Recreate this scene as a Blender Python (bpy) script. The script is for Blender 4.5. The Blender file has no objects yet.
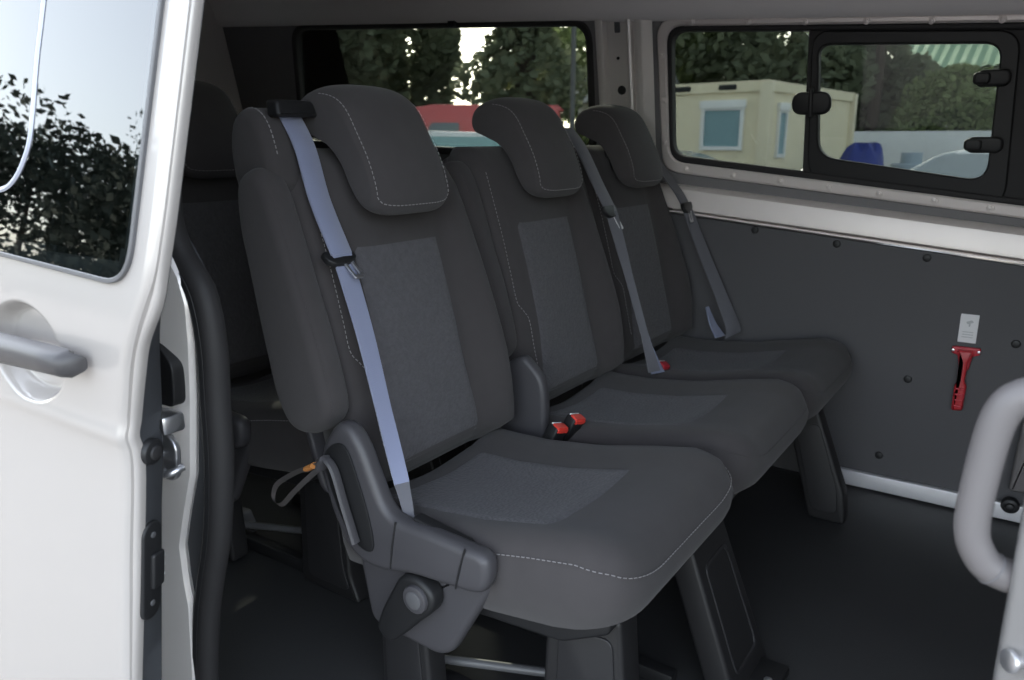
import bpy, bmesh, math, random
from mathutils import Vector, noise
C = bpy.context.scene.collection
S = bpy.context.scene
PI = math.pi

# ------------------------------------------------------------------ materials
def mat(name, col, rough=.6, metal=0., spec=.5, bump=None, coat=0., sheen=0., var=0., var_scale=8.):
    m = bpy.data.materials.new(name); m.use_nodes = True
    nt = m.node_tree; b = nt.nodes['Principled BSDF']
    b.inputs['Base Color'].default_value = (*col, 1)
    b.inputs['Roughness'].default_value = rough
    b.inputs['Metallic'].default_value = metal
    b.inputs['Specular IOR Level'].default_value = spec
    b.inputs['Coat Weight'].default_value = coat
    b.inputs['Sheen Weight'].default_value = sheen
    b.inputs['Sheen Roughness'].default_value = .6
    tc = nt.nodes.new('ShaderNodeTexCoord')
    if var:
        n = nt.nodes.new('ShaderNodeTexNoise'); n.inputs['Scale'].default_value = var_scale
        n.inputs['Detail'].default_value = 4
        r = nt.nodes.new('ShaderNodeMix'); r.data_type = 'RGBA'
        r.inputs[6].default_value = (*[c*(1-var) for c in col], 1)
        r.inputs[7].default_value = (*[min(1, c*(1+var)) for c in col], 1)
        nt.links.new(tc.outputs['Object'], n.inputs['Vector'])
        nt.links.new(n.outputs['Fac'], r.inputs[0]); nt.links.new(r.outputs[2], b.inputs['Base Color'])
    if bump:
        kind, scale, strength, dist = bump
        if kind == 'noise':
            n = nt.nodes.new('ShaderNodeTexNoise'); n.inputs['Detail'].default_value = 3; out = 'Fac'
            n.inputs['Scale'].default_value = scale
        elif kind == 'cell':
            n = nt.nodes.new('ShaderNodeTexVoronoi'); out = 'Distance'
            n.inputs['Scale'].default_value = scale
        else:
            n = nt.nodes.new('ShaderNodeTexWave'); out = 'Fac'
            n.inputs['Scale'].default_value = scale; n.inputs['Distortion'].default_value = 1.5
        nt.links.new(tc.outputs['Object'], n.inputs['Vector'])
        bp = nt.nodes.new('ShaderNodeBump'); bp.inputs['Strength'].default_value = strength
        bp.inputs['Distance'].default_value = dist
        nt.links.new(n.outputs[out], bp.inputs['Height']); nt.links.new(bp.outputs['Normal'], b.inputs['Normal'])
    return m

def glass(name, tint, refl=1.5, extra=0.0):
    m = bpy.data.materials.new(name); m.use_nodes = True; nt = m.node_tree; nt.nodes.clear()
    o = nt.nodes.new('ShaderNodeOutputMaterial'); mx = nt.nodes.new('ShaderNodeMixShader')
    t = nt.nodes.new('ShaderNodeBsdfTransparent'); t.inputs['Color'].default_value = (*tint, 1)
    g = nt.nodes.new('ShaderNodeBsdfGlossy'); g.inputs['Roughness'].default_value = .0
    f = nt.nodes.new('ShaderNodeFresnel'); f.inputs['IOR'].default_value = refl
    nt.links.new(f.outputs[0], mx.inputs[0]); nt.links.new(t.outputs[0], mx.inputs[1]); nt.links.new(g.outputs[0], mx.inputs[2])
    nt.links.new(mx.outputs[0], o.inputs[0])
    return m

M = {}
M['paint'] = mat('silver_paint', (.40, .372, .352), .34, .15, .5, coat=.7)
M['paint_inner'] = mat('pillar_paint', (.70, .665, .64), .36, .35, .5, coat=.2)
M['rail_metal'] = mat('pale_metal', (.74, .68, .655), .42, .35, .5, var=.06)
M['bare'] = mat('bright_steel', (.62, .62, .64), .28, .9)
M['fabric'] = mat('charcoal_cloth', (.050, .0455, .0465), .95, 0, .15, ('noise', 900, .25, .0006), sheen=.10, var=.10, var_scale=30)
M['insert'] = mat('ribbed_cloth', (.079, .076, .082), .95, 0, .15, ('cell', 150, .8, .0018), sheen=.12, var=.25, var_scale=90)
M['leg'] = mat('leg_plastic', (.015, .0145, .0155), .5, 0, .4)
M['leg_panel'] = mat('leg_cover', (.020, .0195, .021), .45, 0, .4)
M['stitch'] = mat('pale_thread', (.22, .21, .21), .8)
M['plastic'] = mat('dark_plastic', (.052, .050, .055), .48, 0, .45, ('noise', 700, .12, .0004))
M['black'] = mat('black_plastic', (.012, .012, .013), .5, 0, .4)
M['rubber'] = mat('black_rubber', (.022, .021, .022), .62, 0, .35)
M['web'] = mat('belt_webbing', (.105, .105, .12), .7, 0, .3, ('wave', 220, .3, .0005), sheen=.2)
M['web_bluelit'] = mat('blue_lit_webbing', (.18, .20, .30), .6, 0, .4, ('wave', 220, .3, .0005), sheen=.4)  # bluish light on grey webbing, put into its colour
M['red'] = mat('red_plastic', (.72, .05, .035), .4)
M['hammer'] = mat('hammer_red', (.42, .02, .028), .45)
M['darkred'] = mat('deep_red_plastic', (.42, .02, .035), .45)
M['board'] = mat('lining_board', (.075, .073, .078), .6, 0, .3, ('noise', 400, .1, .0005), var=.08, var_scale=3)
M['headliner'] = mat('headliner', (.76, .73, .73), .9, 0, .2, ('noise', 500, .15, .0006))
M['greyplastic'] = mat('grey_trim_plastic', (.16, .155, .16), .6, 0, .35)
M['floor'] = mat('rubber_floor', (.032, .032, .033), .5, 0, .35, ('noise', 250, .2, .0006), var=.15, var_scale=6)
M['handle'] = mat('grab_handle_plastic', (.155, .143, .143), .45, 0, .4)
M['sticker'] = mat('white_label', (.68, .67, .68), .5)
M['white'] = mat('white_plastic', (.75, .75, .75), .4)
M['grey_ink'] = mat('grey_print', (.42, .42, .43), .5)
M['shut'] = mat('dark_shut_face', (.045, .047, .052), .5, 0, .4)
M['glass'] = glass('window_glass', (.41, .43, .41), 1.4)
M['doorglass'] = glass('privacy_glass', (.25, .30, .33), 2.5)
M['greystrap'] = mat('grey_cord', (.14, .13, .13), .8)
M['orange'] = mat('orange_thread', (.55, .22, .06), .7)
M['mid'] = mat('satin_grey', (.09, .09, .095), .4, 0, .5)

# ------------------------------------------------------------------ mesh helpers
def finish(o, sharp=38):
    me = o.data
    for p in me.polygons: p.use_smooth = True
    bm = bmesh.new(); bm.from_mesh(me)
    for e in bm.edges:
        if len(e.link_faces) == 2 and e.calc_face_angle(0) > math.radians(sharp): e.smooth = False
    bm.to_mesh(me); bm.free()

def origin(o):
    v = Vector((0, 0, 0))
    while o is not None: v += o.location; o = o.parent
    return v

def obj(name, bm, m, parent=None, sharp=38, loc=None):
    """bm holds place coordinates; the mesh is shifted to its parent's base (or to loc)."""
    me = bpy.data.meshes.new(name)
    bmesh.ops.recalc_face_normals(bm, faces=bm.faces)
    o = bpy.data.objects.new(name, me); C.objects.link(o)
    off = origin(parent) if parent else Vector(loc or (0, 0, 0))
    bmesh.ops.translate(bm, verts=bm.verts, vec=-off)
    bm.to_mesh(me); bm.free()
    me.materials.append(m if not isinstance(m, str) else M[m])
    if parent: o.parent = parent
    else: o.location = off
    finish(o, sharp); return o

def tag(o, label=None, cat=None, group=None, kind=None):
    if label: o['label'] = label
    if cat: o['category'] = cat
    if group: o['group'] = group
    if kind: o['kind'] = kind
    return o

def thing(name, label, cat, loc=(0, 0, 0), group=None):
    o = bpy.data.objects.new(name, None); C.objects.link(o); o.location = loc
    o.empty_display_size = .1
    return tag(o, label, cat, group)

def struct(name, bm, m, label=None, parent=None, sharp=38):
    o = obj(name, bm, m, parent, sharp)
    if not parent: o['kind'] = 'structure'
    if label: o['label'] = label; o['category'] = name.split('_')[0]
    return o

def copy_tree(o, parent=None):
    c = o.copy(); C.objects.link(c)
    if parent: c.parent = parent
    for ch in list(o.children): copy_tree(ch, c)
    return c

def grid(bm, rows, closed=False):
    """rows of equal length -> quad sheet"""
    V = [[bm.verts.new(p) for p in r] for r in rows]
    n = len(rows[0])
    for a, b in zip(V, V[1:]):
        for i in range(n if closed else n-1):
            j = (i+1) % n
            try: bm.faces.new((a[i], a[j], b[j], b[i]))
            except ValueError: pass
    return V

def loft(bm, rings, cap=True):
    V = grid(bm, rings, True)
    if cap:
        for r in (V[0], V[-1]):
            try: bm.faces.new(r)
            except ValueError: pass
    return V

def spline(pts, n=8, closed=False):
    P = [Vector(p) for p in pts]; out = []; N = len(P)
    rng = range(N if closed else N-1)
    for i in rng:
        if closed: p0, p1, p2, p3 = P[i-1], P[i], P[(i+1) % N], P[(i+2) % N]
        else: p0, p1, p2, p3 = P[max(i-1, 0)], P[i], P[i+1], P[min(i+2, N-1)]
        for k in range(n):
            t = k/n
            out.append(.5*((2*p1) + (p2-p0)*t + (2*p0-5*p1+4*p2-p3)*t*t + (3*p1-p0-3*p2+p3)*t**3))
    if not closed: out.append(P[-1])
    return out

def tube(bm, path, r, n=8, cap=True, flat=1.0):
    P = [Vector(p) for p in path]
    R = r if isinstance(r, (list, tuple)) else [r]*len(P)
    rings = []; up = None
    for i, p in enumerate(P):
        d = (P[min(i+1, len(P)-1)]-P[max(i-1, 0)]).normalized()
        if up is None: up = Vector((0, 0, 1)) if abs(d.z) < .9 else Vector((1, 0, 0))
        s = d.cross(up).normalized(); up = s.cross(d).normalized()
        rings.append([p+(s*math.cos(a)+up*math.sin(a)*flat)*R[i] for a in [2*PI*k/n for k in range(n)]])
    loft(bm, rings, cap)

def dashes(bm, path, on=.0055, off=.0035, r=.0009):
    P = [Vector(p) for p in path]; seg = []; acc = 0; cur = [P[0]]; draw = True
    for a, b in zip(P, P[1:]):
        L = (b-a).length; d = 0
        while L > 1e-6:
            lim = (on if draw else off)-acc
            if L-d < lim:
                acc += L-d; cur.append(b); break
            d += lim; q = a.lerp(b, d/L); cur.append(q)
            if draw and len(cur) > 1: seg.append(cur)
            cur = [q]; acc = 0; draw = not draw
    for s in seg: tube(bm, [s[0], s[-1]], r, 4)

def box(bm, lo, hi, bev=.003, rot=None):
    a = Vector(lo); b = Vector(hi); c = (a+b)/2; h = (b-a)/2
    r = bmesh.ops.create_cube(bm, size=1)
    vs = r['verts']
    for v in vs: v.co = Vector((v.co.x*2*h.x, v.co.y*2*h.y, v.co.z*2*h.z))
    if bev:
        es = list({e for v in vs for e in v.link_edges})
        res = bmesh.ops.bevel(bm, geom=es, offset=min(bev, .45*min(2*h.x, 2*h.y, 2*h.z)), segments=2, affect='EDGES', profile=.5)
        vs = list({v for f in res['faces'] for v in f.verts} | {v for v in vs if v.is_valid})
    for v in vs:
        if rot: v.co = rot @ v.co
        v.co += c

def disc(bm, c, axis, r, h, n=20, bev=.25):
    c = Vector(c); z = Vector(axis).normalized()
    x = z.orthogonal().normalized(); y = z.cross(x)
    ring = lambda rr, d: [c+z*d+(x*math.cos(2*PI*k/n)+y*math.sin(2*PI*k/n))*rr for k in range(n)]
    b = bev*min(r, h)
    loft(bm, [ring(r, 0), ring(r, h-b), ring(r-b*.3, h-b*.3), ring(r-b, h)])

def inset(poly, d):
    """move each vertex of a closed 2D outline inwards by d"""
    n = len(poly); A = sum(poly[i][0]*poly[(i+1) % n][1]-poly[(i+1) % n][0]*poly[i][1] for i in range(n))
    s = 1 if A > 0 else -1; out = []
    for i in range(n):
        a = poly[i-1]; p = poly[i]; b = poly[(i+1) % n]
        tx, ty = b[0]-a[0], b[1]-a[1]; L = math.hypot(tx, ty) or 1
        out.append((p[0]-s*ty/L*d, p[1]+s*tx/L*d))
    return out

def smooth2(pts, n=6):
    return [(p.x, p.y) for p in spline([(a, b, 0) for a, b in pts], n, True)]

def rrect(x0, z0, x1, z1, r, n=6):
    out = []
    for cx, cz, a0 in ((x1-r, z1-r, 0), (x0+r, z1-r, .5), (x0+r, z0+r, 1), (x1-r, z0+r, 1.5)):
        for k in range(n+1):
            a = (a0+.5*k/n)*PI; out.append((cx+r*math.cos(a), cz+r*math.sin(a)))
    return out

def rpoly(pts, r, n=5):
    """closed polygon with rounded corners"""
    out = []; N = len(pts)
    R = r if isinstance(r, (list, tuple)) else [r]*N
    for i in range(N):
        p = Vector(pts[i]); a = Vector(pts[i-1])-p; b = Vector(pts[(i+1) % N])-p
        rr = min(R[i], .45*a.length, .45*b.length)
        A = p+a.normalized()*rr; B = p+b.normalized()*rr
        for k in range(n+1):
            t = k/n; q = A*(1-t)**2+p*2*t*(1-t)+B*t*t
            out.append((q.x, q.y))
    return out

def slab(bm, outline, f, d0, d1, r=.004, n=3, flat=False):
    """outline (a,b) extruded from depth d0 to d1 through f(a,b,d), edges rounded by r"""
    sg = 1 if d1 > d0 else -1
    rings = [(r*1.5+.0006, d0)] if flat else []
    for k in range(n+1):
        a = PI/2*k/n; rings.append((r*(1-math.sin(a)), d0+sg*r*(1-math.cos(a))))
    for k in range(n+1):
        a = PI/2*k/n; rings.append((r*(1-math.cos(a)), d1-sg*r*(1-math.sin(a))))
    if flat: rings.append((r*1.5+.0006, d1))
    loft(bm, [[f(a, b, d) for a, b in (inset(outline, i) if i > 1e-9 else outline)] for i, d in rings])

def frame(bm, outer, inner, f, d0, d1, r=.002):
    """ring between two outlines of equal length, thickness d0..d1"""
    o2 = inset(outer, r); i2 = inset(inner, -r)
    sg = 1 if d1 > d0 else -1
    loops = [(outer, d0), (outer, d1-sg*r), (o2, d1), (i2, d1), (inner, d1-sg*r), (inner, d0)]
    rows = [[f(a, b, d) for a, b in L] for L, d in loops]
    rows.append(rows[0])
    grid(bm, rows, True)
    bmesh.ops.remove_doubles(bm, verts=bm.verts, dist=1e-6)

def B(): return bmesh.new()
lerp = lambda a, b, t: a+(b-a)*t
def interp(x, xs, ys):
    if x <= xs[0]: return ys[0]
    for a, b, c, d in zip(xs, xs[1:], ys, ys[1:]):
        if x <= b: return c+(d-c)*(x-a)/(b-a)
    return ys[-1]
def sm(a, b, x):
    t = max(0, min(1, (x-a)/(b-a))); return t*t*(3-2*t)

# ------------------------------------------------------------------ seats (built round x=-0.75, lateral v, height z)
SX = -.75
def ztop(x, v):
    z = interp(x, [-.96, -.90, -.80, -.68, -.56, -.48, -.43, -.40], [.392, .386, .388, .402, .428, .442, .438, .425])
    return z+.012*sm(.12, .2, abs(v)) - .012*math.exp(-(v/.10)**2)*sm(-.40, -.6, x)
def xfront(z, v):
    x = -.912-.27*(z-.43)+.012*math.sin((z-.43)/.55*PI)
    b = interp(z, [.40, .50, .58, .70, .85, .98], [.040, .056, .058, .044, .024, .010])
    x += b*math.exp(-((abs(v)-.200)/.05)**2) if v > 0 else -.020*sm(-.13, -.19, v)*sm(.45, .75, z)
    x -= .006*math.exp(-((abs(v)-.128)/.012)**2)
    return x

def plan(inset_):
    return rpoly([(-.955+inset_, -.24+inset_), (-.395-inset_, -.24+inset_), (-.395-inset_, .24-inset_), (-.955+inset_, .24-inset_)],
                 [max(.02, .03-inset_), max(.03, .085-inset_), max(.03, .085-inset_), max(.02, .03-inset_)], 8)
def dens(poly):
    out = []; q = len(poly)//4
    for i in range(len(poly)):
        a = poly[i]; b = poly[(i+1) % len(poly)]; k = 12 if i % q == q-1 else 1
        for j in range(k): out.append((lerp(a[0], b[0], j/k), lerp(a[1], b[1], j/k)))
    return out

def make_seat(name, label, yc, wing=True, arm=False):
    t = thing(name, label, 'seat', (SX, yc, 0))
    W = lambda x, v, z: Vector((x, yc+v, z))
    # cushion
    bm = B(); rings = []
    zb = lambda x: interp(x, [-.96, -.65, -.5, -.40], [.270, .280, .300, .335])
    zs = lambda x, v: ztop(x, v)-.030
    lay = [(.10, lambda x, v: zb(x)-.004), (.03, lambda x, v: zb(x)), (.008, lambda x, v: zb(x)+.012), (0, lambda x, v: lerp(zb(x), zs(x, v), .45)),
           (-.003, lambda x, v: lerp(zb(x), zs(x, v), .75)), (.004, lambda x, v: zs(x, v)-.002), (.006, lambda x, v: zs(x, v)+.003), (.014, lambda x, v: ztop(x, v)-.014),
           (.028, lambda x, v: ztop(x, v)-.005), (.045, lambda x, v: ztop(x, v)-.001), (.07, ztop), (.09, ztop), (.115, ztop), (.14, ztop), (.17, ztop), (.20, ztop), (.225, ztop)]
    for d, z in lay:
        rings.append([W(x, v, z(x, v)) for x, v in dens(plan(d))])
    loft(bm, rings)
    cu = obj('seat_cushion', bm, 'fabric', t, 60)
    bm = B(); xs = [lerp(-.90, -.552, i/24) for i in range(25)]; vs = [lerp(-.185, .115, i/16) for i in range(17)]
    rows = []
    for i, x in enumerate(xs):
        rows.append([W(x, v, ztop(x, v)+(.003 if 0 < i < 24 and 0 < j < 16 else -.004)) for j, v in enumerate(vs)])
    grid(bm, rows); obj('seat_insert', bm, 'insert', t, 80)['label'] = 'lighter ribbed cloth panel set into the cushion'
    bm = B()
    ring = [W(x, v, zs(x, v)+.001) for x, v in dens(plan(.002))]
    k0 = min(range(len(ring)), key=lambda i: (ring[i]-W(-.955, 0, ring[i].z)).length)
    dashes(bm, [p for p in ring[k0:]+ring[:k0] if p.x > -.93], r=.0009)
    obj('seam_stitching', bm, 'stitch' if arm else 'fabric', t)
    # backrest
    bm = B(); rings = []
    N = 29
    lo = -.196 if wing else -.235
    hi = .247
    prof = lambda t_: (max(0., 1-abs(2*t_-1)**5))**.2
    zz = [.385, .392, .405, .43, .47, .52, .57, .62, .67, .72, .77, .82, .87, .91, .945, .968, .98, .985]
    for z in zz:
        e = sm(.385, .425, z)*.55+.45 if z < .43 else (1 if z < .93 else max(.35, math.sqrt(max(0, 1-((z-.93)/.06)**2))))
        shr = 0.0
        if z > .86: shr = .05*((z-.86)/.125)**2
        if z < .46: shr = .03*((.46-z)/.075)**2
        a, b = lo+shr*.6, hi-shr
        fr = []; bk = []
        for i in range(N):
            u = i/(N-1); v = lerp(a, b, u); k = prof(u)
            xf = xfront(z, v); xc = xfront(z, 0)-.075
            fr.append(W(lerp(xc, xf, k*e), v, z)); bk.append(W(xc-.055*k*e, v, z))
        rings.append(fr+bk[::-1][1:-1])
    loft(bm, rings); obj('backrest', bm, 'fabric', t, 75)
    bm = B(); rows = []
    zs_ = [lerp(.425, .822, i/26) for i in range(27)]
    for i, z in enumerate(zs_):
        w = .118+.012*sm(.6, .45, z)
        rows.append([W(xfront(z, v)+(.003 if 0 < i < 26 and 0 < j < 16 else -.004), v, z) for j, v in enumerate([lerp(-w, w, k/16) for k in range(17)])])
    grid(bm, rows); obj('backrest_insert', bm, 'insert', t, 80)['label'] = 'lighter ribbed cloth panel in the backrest'
    bm = B()
    dashes(bm, spline([W(xfront(z, v)+.0015, v, z) for z, v in ((.93, -.168), (.80, -.168), (.70, -.170), (.645, -.172), (.622, -.160), (.60, -.150), (.54, -.152), (.47, -.150))], 8))
    obj('backrest_stitching', bm, 'stitch', t)
    # side wing on the near edge
    if wing:
        side = [(-.937, .576), (-.965, .68), (-.993, .76), (-1.02, .84), (-1.048, .915), (-1.075, .95), (-1.103, .953), (-1.134, .928), (-1.138, .86),
                (-1.123, .78), (-1.092, .63), (-1.070, .55), (-1.035, .508), (-.985, .508), (-.945, .535)]
        bm = B(); slab(bm, smooth2(side, 4), lambda a, b, d: W(a-.010, d, b), -.252, -.190, .024, 6)
        wg = obj('side_wing', bm, 'fabric', t, 70)
        bm = B(); dd = smooth2(side, 4); dashes(bm, [W(a, -.241, b) for a, b in inset(dd, .012)[56:]+inset(dd, .012)[:22]], r=.0008)
        obj('wing_seam', bm, 'fabric', wg)
    # shoulder hump (belt outlet) behind the headrest of the single seat
    if arm:
        hump = [(-1.075, .93), (-1.088, 1.0), (-1.110, 1.040), (-1.145, 1.053), (-1.178, 1.03), (-1.188, .97), (-1.17, .91), (-1.11, .90)]
        bm = B(); slab(bm, smooth2(hump, 4), lambda a, b, d: W(a, d, b), -.225, -.12, .022, 5)
        hp = obj('shoulder_hump', bm, 'fabric', t, 70)
        bm = B(); dashes(bm, [W(a, -.205, b) for a, b in smooth2(hump, 6)[4:24]], r=.0012)
        obj('hump_stitching', bm, 'stitch', hp)
    # back shell
    bm = B(); slab(bm, rpoly([(-.20, .36), (.20, .36), (.21, .90), (.15, .965), (-.15, .965), (-.21, .90)], .04), lambda a, b, d: W(-1.035-.27*(b-.43)+d, a, b), -.016, 0, .006)
    obj('back_shell', bm, 'plastic', t)
    # headrest
    prof_ = [(-.954, .868), (-.938, .882), (-.938, .912), (-.954, .965), (-.978, 1.015), (-1.004, 1.062), (-1.035, 1.086), (-1.08, 1.094), (-1.118, 1.083), (-1.132, 1.055),
             (-1.122, 1.022), (-1.088, 1.004), (-1.052, .985), (-1.024, .95), (-1.004, .905), (-.982, .874)]
    sp = smooth2(prof_, 5); bm = B(); rings = []
    def hr_ring(u):
        v = .102*u; e = 1-math.sqrt(max(0, 1-abs(u)**4)); e2 = 1-math.sqrt(max(0, 1-abs(u)**10)); ring = []
        for a, b in (inset(sp, .006*e+.006*e2) if e > 1e-9 else sp):
            zc = .985
            ring.append(W(a-.012*u*u, v-.012, zc+(b-zc)*(1-.22*e)+.003*(1-u*u)))
        return ring
    for k in range(-16, 17): rings.append(hr_ring(math.sin(k/16*PI/2)))
    loft(bm, rings); hr = obj('headrest', bm, 'fabric', t, 75)
    bm = B()
    OUT = Vector((.0016, 0, 0)); LO = Vector((.0012, 0, -.0008))
    lf = hr_ring(-.93); rt = hr_ring(.93)
    path = [lf[i]+OUT+Vector((0, -.0012, .0006)) for i in range(34, 6, -1)] + [hr_ring(u)[6]+LO for u in (-.85, -.7, -.5, -.25, 0, .25, .5, .7, .85)] + [rt[i]+OUT+Vector((0, .0012, .0006)) for i in range(7, 36)]
    dashes(bm, path, r=.0009); obj('headrest_stitching', bm, 'stitch', hr)
    for s in (-.06, .04):
        bm = B(); tube(bm, [W(-1.04, s, .90), W(-1.07, s, 1.0)], .006, 10); obj('headrest_post', bm, 'black', hr)
    # under-frame
    bm = B(); slab(bm, rpoly([(-.93, .235), (-.52, .262), (-.44, .305), (-.44, .33), (-.92, .30)], .015), lambda a, b, d: W(a, d, b), -.20, .20, .006)
    obj('seat_pan', bm, 'black', t)
    return t

def plate_leg(t, yc, v0, v1, prof, m='leg', panel=True):
    W = lambda x, v, z: Vector((x, yc+v, z))
    bm = B(); slab(bm, rpoly(prof, .012), lambda a, b, d: W(a, d, b), v0, v1, .008)
    lg = obj('leg', bm, m, t)
    if panel:
        c = (sum(p[0] for p in prof)/len(prof), sum(p[1] for p in prof)/len(prof))
        ins = [(lerp(c[0], p[0], .72), lerp(c[1], p[1], .8)) for p in prof]
        bm = B(); slab(bm, rpoly(ins, .02), lambda a, b, d: W(a, d, b), v0+.001, v0-.0035, .002)
        obj('leg_panel', bm, 'leg_panel', lg)
    return lg

# ---- seat one: the single seat nearest the door
Y1, Y2, Y3 = 1.10, 1.62, 2.10
s1 = make_seat('passenger_seat', 'dark grey cloth van seat nearest the open sliding door, with black recliner lever', Y1, arm=True)
plate_leg(s1, Y1, -.155, -.095, [(-.575, .285), (-.445, .30), (-.425, .06), (-.40, 0.004), (-.585, 0.004)])
for v_ in (-.20, .15): plate_leg(s1, Y1, v_, v_+.05, [(-.90, .26), (-.80, .27), (-.78, .004), (-.90, .004)])
def front_leg(t, yc, v0, v1):
    # wide plate facing forward that leans towards its foot
    W = lambda x, v, z: Vector((x, yc+v, z))
    bm = B(); slab(bm, rpoly([(v0, .004), (v1, .004), (v1-.01, .30), (v0+.01, .30)], .015), lambda a, b, d: W(-.335-.38*b+d, a, b), -.055, 0, .008)
    lg = obj('leg', bm, 'leg', t)
    bm = B(); frame(bm, rpoly([(v0+.03, .05), (v1-.03, .05), (v1-.035, .25), (v0+.035, .25)], .02), rpoly([(v0+.036, .056), (v1-.036, .056), (v1-.041, .244), (v0+.041, .244)], .018), lambda a, b, d: W(-.335-.38*b+d, a, b), -.001, .003, .001)
    obj('leg_panel', bm, 'leg_panel', lg)
    bm = B(); box(bm, W(-.37, v0+.02, .003), W(-.29, v1-.02, .022), .006); obj('foot', bm, 'black', lg)
    bm = B(); disc(bm, W(-.312, (v0+v1)/2, .021), (0, 0, 1), .008, .006); obj('bolt', bm, 'bare', lg)
front_leg(s1, Y1, .12, .30)
# recliner trim on the near side of seat one
L = lambda y: (lambda a, b, d: Vector((a, y-d, b)))
trim = [(-.925, .535), (-.902, .557), (-.876, .553), (-.852, .525), (-.830, .478), (-.808, .436), (-.780, .420), (-.72, .418), (-.655, .414), (-.618, .410), (-.605, .395), (-.608, .362), (-.628, .343),
        (-.69, .337), (-.755, .332), (-.815, .320), (-.865, .322), (-.905, .352), (-.938, .42), (-.948, .49)]
bm = B(); slab(bm, smooth2(trim, 4), L(.862), 0, .036, .014, 5)
at = obj('recliner_trim', bm, 'plastic', s1); at['label'] = 'glossy dark plastic side trim around the recliner lever'
rec = [(-.932, .492), (-.908, .522), (-.880, .520), (-.857, .47), (-.837, .41), (-.830, .360), (-.850, .350), (-.885, .372), (-.918, .435)]
bm = B(); slab(bm, smooth2(rec, 5), L(.825), 0, .003, .001, 2)
obj('trim_recess', bm, 'black', at)
bm = B(); tube(bm, spline([(-.932, .815, .478), (-.918, .812, .497), (-.898, .811, .482), (-.88, .811, .43), (-.858, .812, .365)], 8), [.012]*9+[.009]*24, 8, flat=.6)
obj('recline_lever', bm, 'plastic', s1)
bm = B()
for a, b in (((-.782, .418), (-.797, .332)), ((-.645, .414), (-.664, .342))):
    bm = B(); tube(bm, [(a[0], .8265, a[1]), (lerp(a[0], b[0], .5), .8245, lerp(a[1], b[1], .5)), (b[0], .8265, b[1])], .0016, 6); obj('trim_seam', bm, 'black', at)
bm = B(); slab(bm, rpoly([(-.765, .845), (-.655, .845), (-.655, .868), (-.765, .868)], .008), lambda a, b, d: Vector((a, b, d-.14*(a+.71))), .400, .4165, .003)
obj('pocket_shade', bm, 'black', at)  # flat black slab paints the shade of the pocket's opening
shield = [(-.90, .31), (-.876, .190), (-.80, .184), (-.728, .180), (-.70, .195), (-.641, .30), (-.615, .345), (-.615, .40), (-.66, .37), (-.76, .36)]
bm = B(); slab(bm, rpoly(shield, .02), L(.885), 0, .03, .012, 4)
obj('side_shield', bm, 'plastic', s1)
tear = [(-.775, .325), (-.742, .332), (-.712, .315), (-.712, .285), (-.745, .25), (-.795, .20), (-.815, .196), (-.832, .212), (-.822, .245), (-.798, .29)]
bm = B(); slab(bm, smooth2(tear, 5), L(.856), 0, .032, .008, 4)
kn = obj('recliner_handle', bm, 'black', s1)
bm = B(); disc(bm, (-.742, .825, .298), (0, -1, 0), .024, .008, 28, .5); obj('pivot_cap', bm, 'plastic', kn)
bm = B(); disc(bm, (-.742, .8175, .298), (0, -1, 0), .015, .002, 28, .5); obj('pivot_button', bm, 'mid', kn)
bm = B()
lp = spline([(-.962, .836, .468), (-.995, .838, .452), (-1.045, .846, .425), (-1.098, .852, .388), (-1.112, .854, .355), (-1.088, .852, .352), (-1.045, .846, .390), (-1.0, .838, .428), (-.962, .836, .46)], 6)
for p, q in ((lp, .0),):
    rows = [[v+Vector((0, -.004, .006)), v+Vector((0, .004, -.004))] for v in p]
    grid(bm, rows)
    bmesh.ops.solidify(bm, geom=bm.faces[:], thickness=.003)
ps = obj('pull_strap', bm, 'greystrap', s1); ps['label'] = 'grey fabric pull loop'
bm = B(); tube(bm, [(-.972, .835, .465), (-.992, .836, .454)], .009, 8, flat=.6); obj('strap_stitch', bm, 'orange', ps)
# belt guide on the shoulder
bm = B(); slab(bm, rpoly([(.90, 1.038), (.99, 1.038), (.985, 1.066), (.905, 1.066)], .008), lambda a, b, d: Vector((-1.112+d-.3*(b-1.05), a, b)), 0, .03, .006)
obj('belt_guide', bm, 'black', s1)

# ---- seats two and three
s2 = make_seat('passenger_seat', 'dark grey cloth middle van seat behind the two red belt buckles', Y2)
s3 = make_seat('passenger_seat', 'dark grey cloth van seat farthest from the door, against the van side lining', Y3)
for s, yc in ((s2, Y2), (s3, Y3)):
    plate_leg(s, yc, -.20, -.15, [(-.93, .26), (-.84, .27), (-.82, .004), (-.94, .004)], panel=False)
plate_leg(s3, Y3, -.03, .02, [(-.51, .285), (-.43, .31), (-.345, .09), (-.335, .004), (-.43, .004)])
plate_leg(s3, Y3, .12, .17, [(-.93, .26), (-.84, .27), (-.82, .004), (-.94, .004)], panel=False)
for s, yc in ((s2, Y2),):
    hinge = [(-.905, .545), (-.875, .53), (-.845, .49), (-.84, .40), (-.85, .33), (-.91, .31), (-.96, .36), (-.955, .50)]
    bm = B(); slab(bm, smooth2(hinge, 4), lambda a, b, d: Vector((a, yc-.228-d, b)), 0, .03, .012, 4)
    obj('recliner_trim', bm, 'plastic', s)
bm = B(); tube(bm, [(-.93, .95, .05), (-.62, 1.08, .05), (-.46, 1.10, .06)], .009, 10); obj('cross_bar', bm, 'mid', s1)
for v in (.98, 1.22):
    bm = B(); box(bm, (-.93, v-.015, .004), (-.46, v+.015, .034), .004); obj('floor_runner', bm, 'black', s1)

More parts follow.
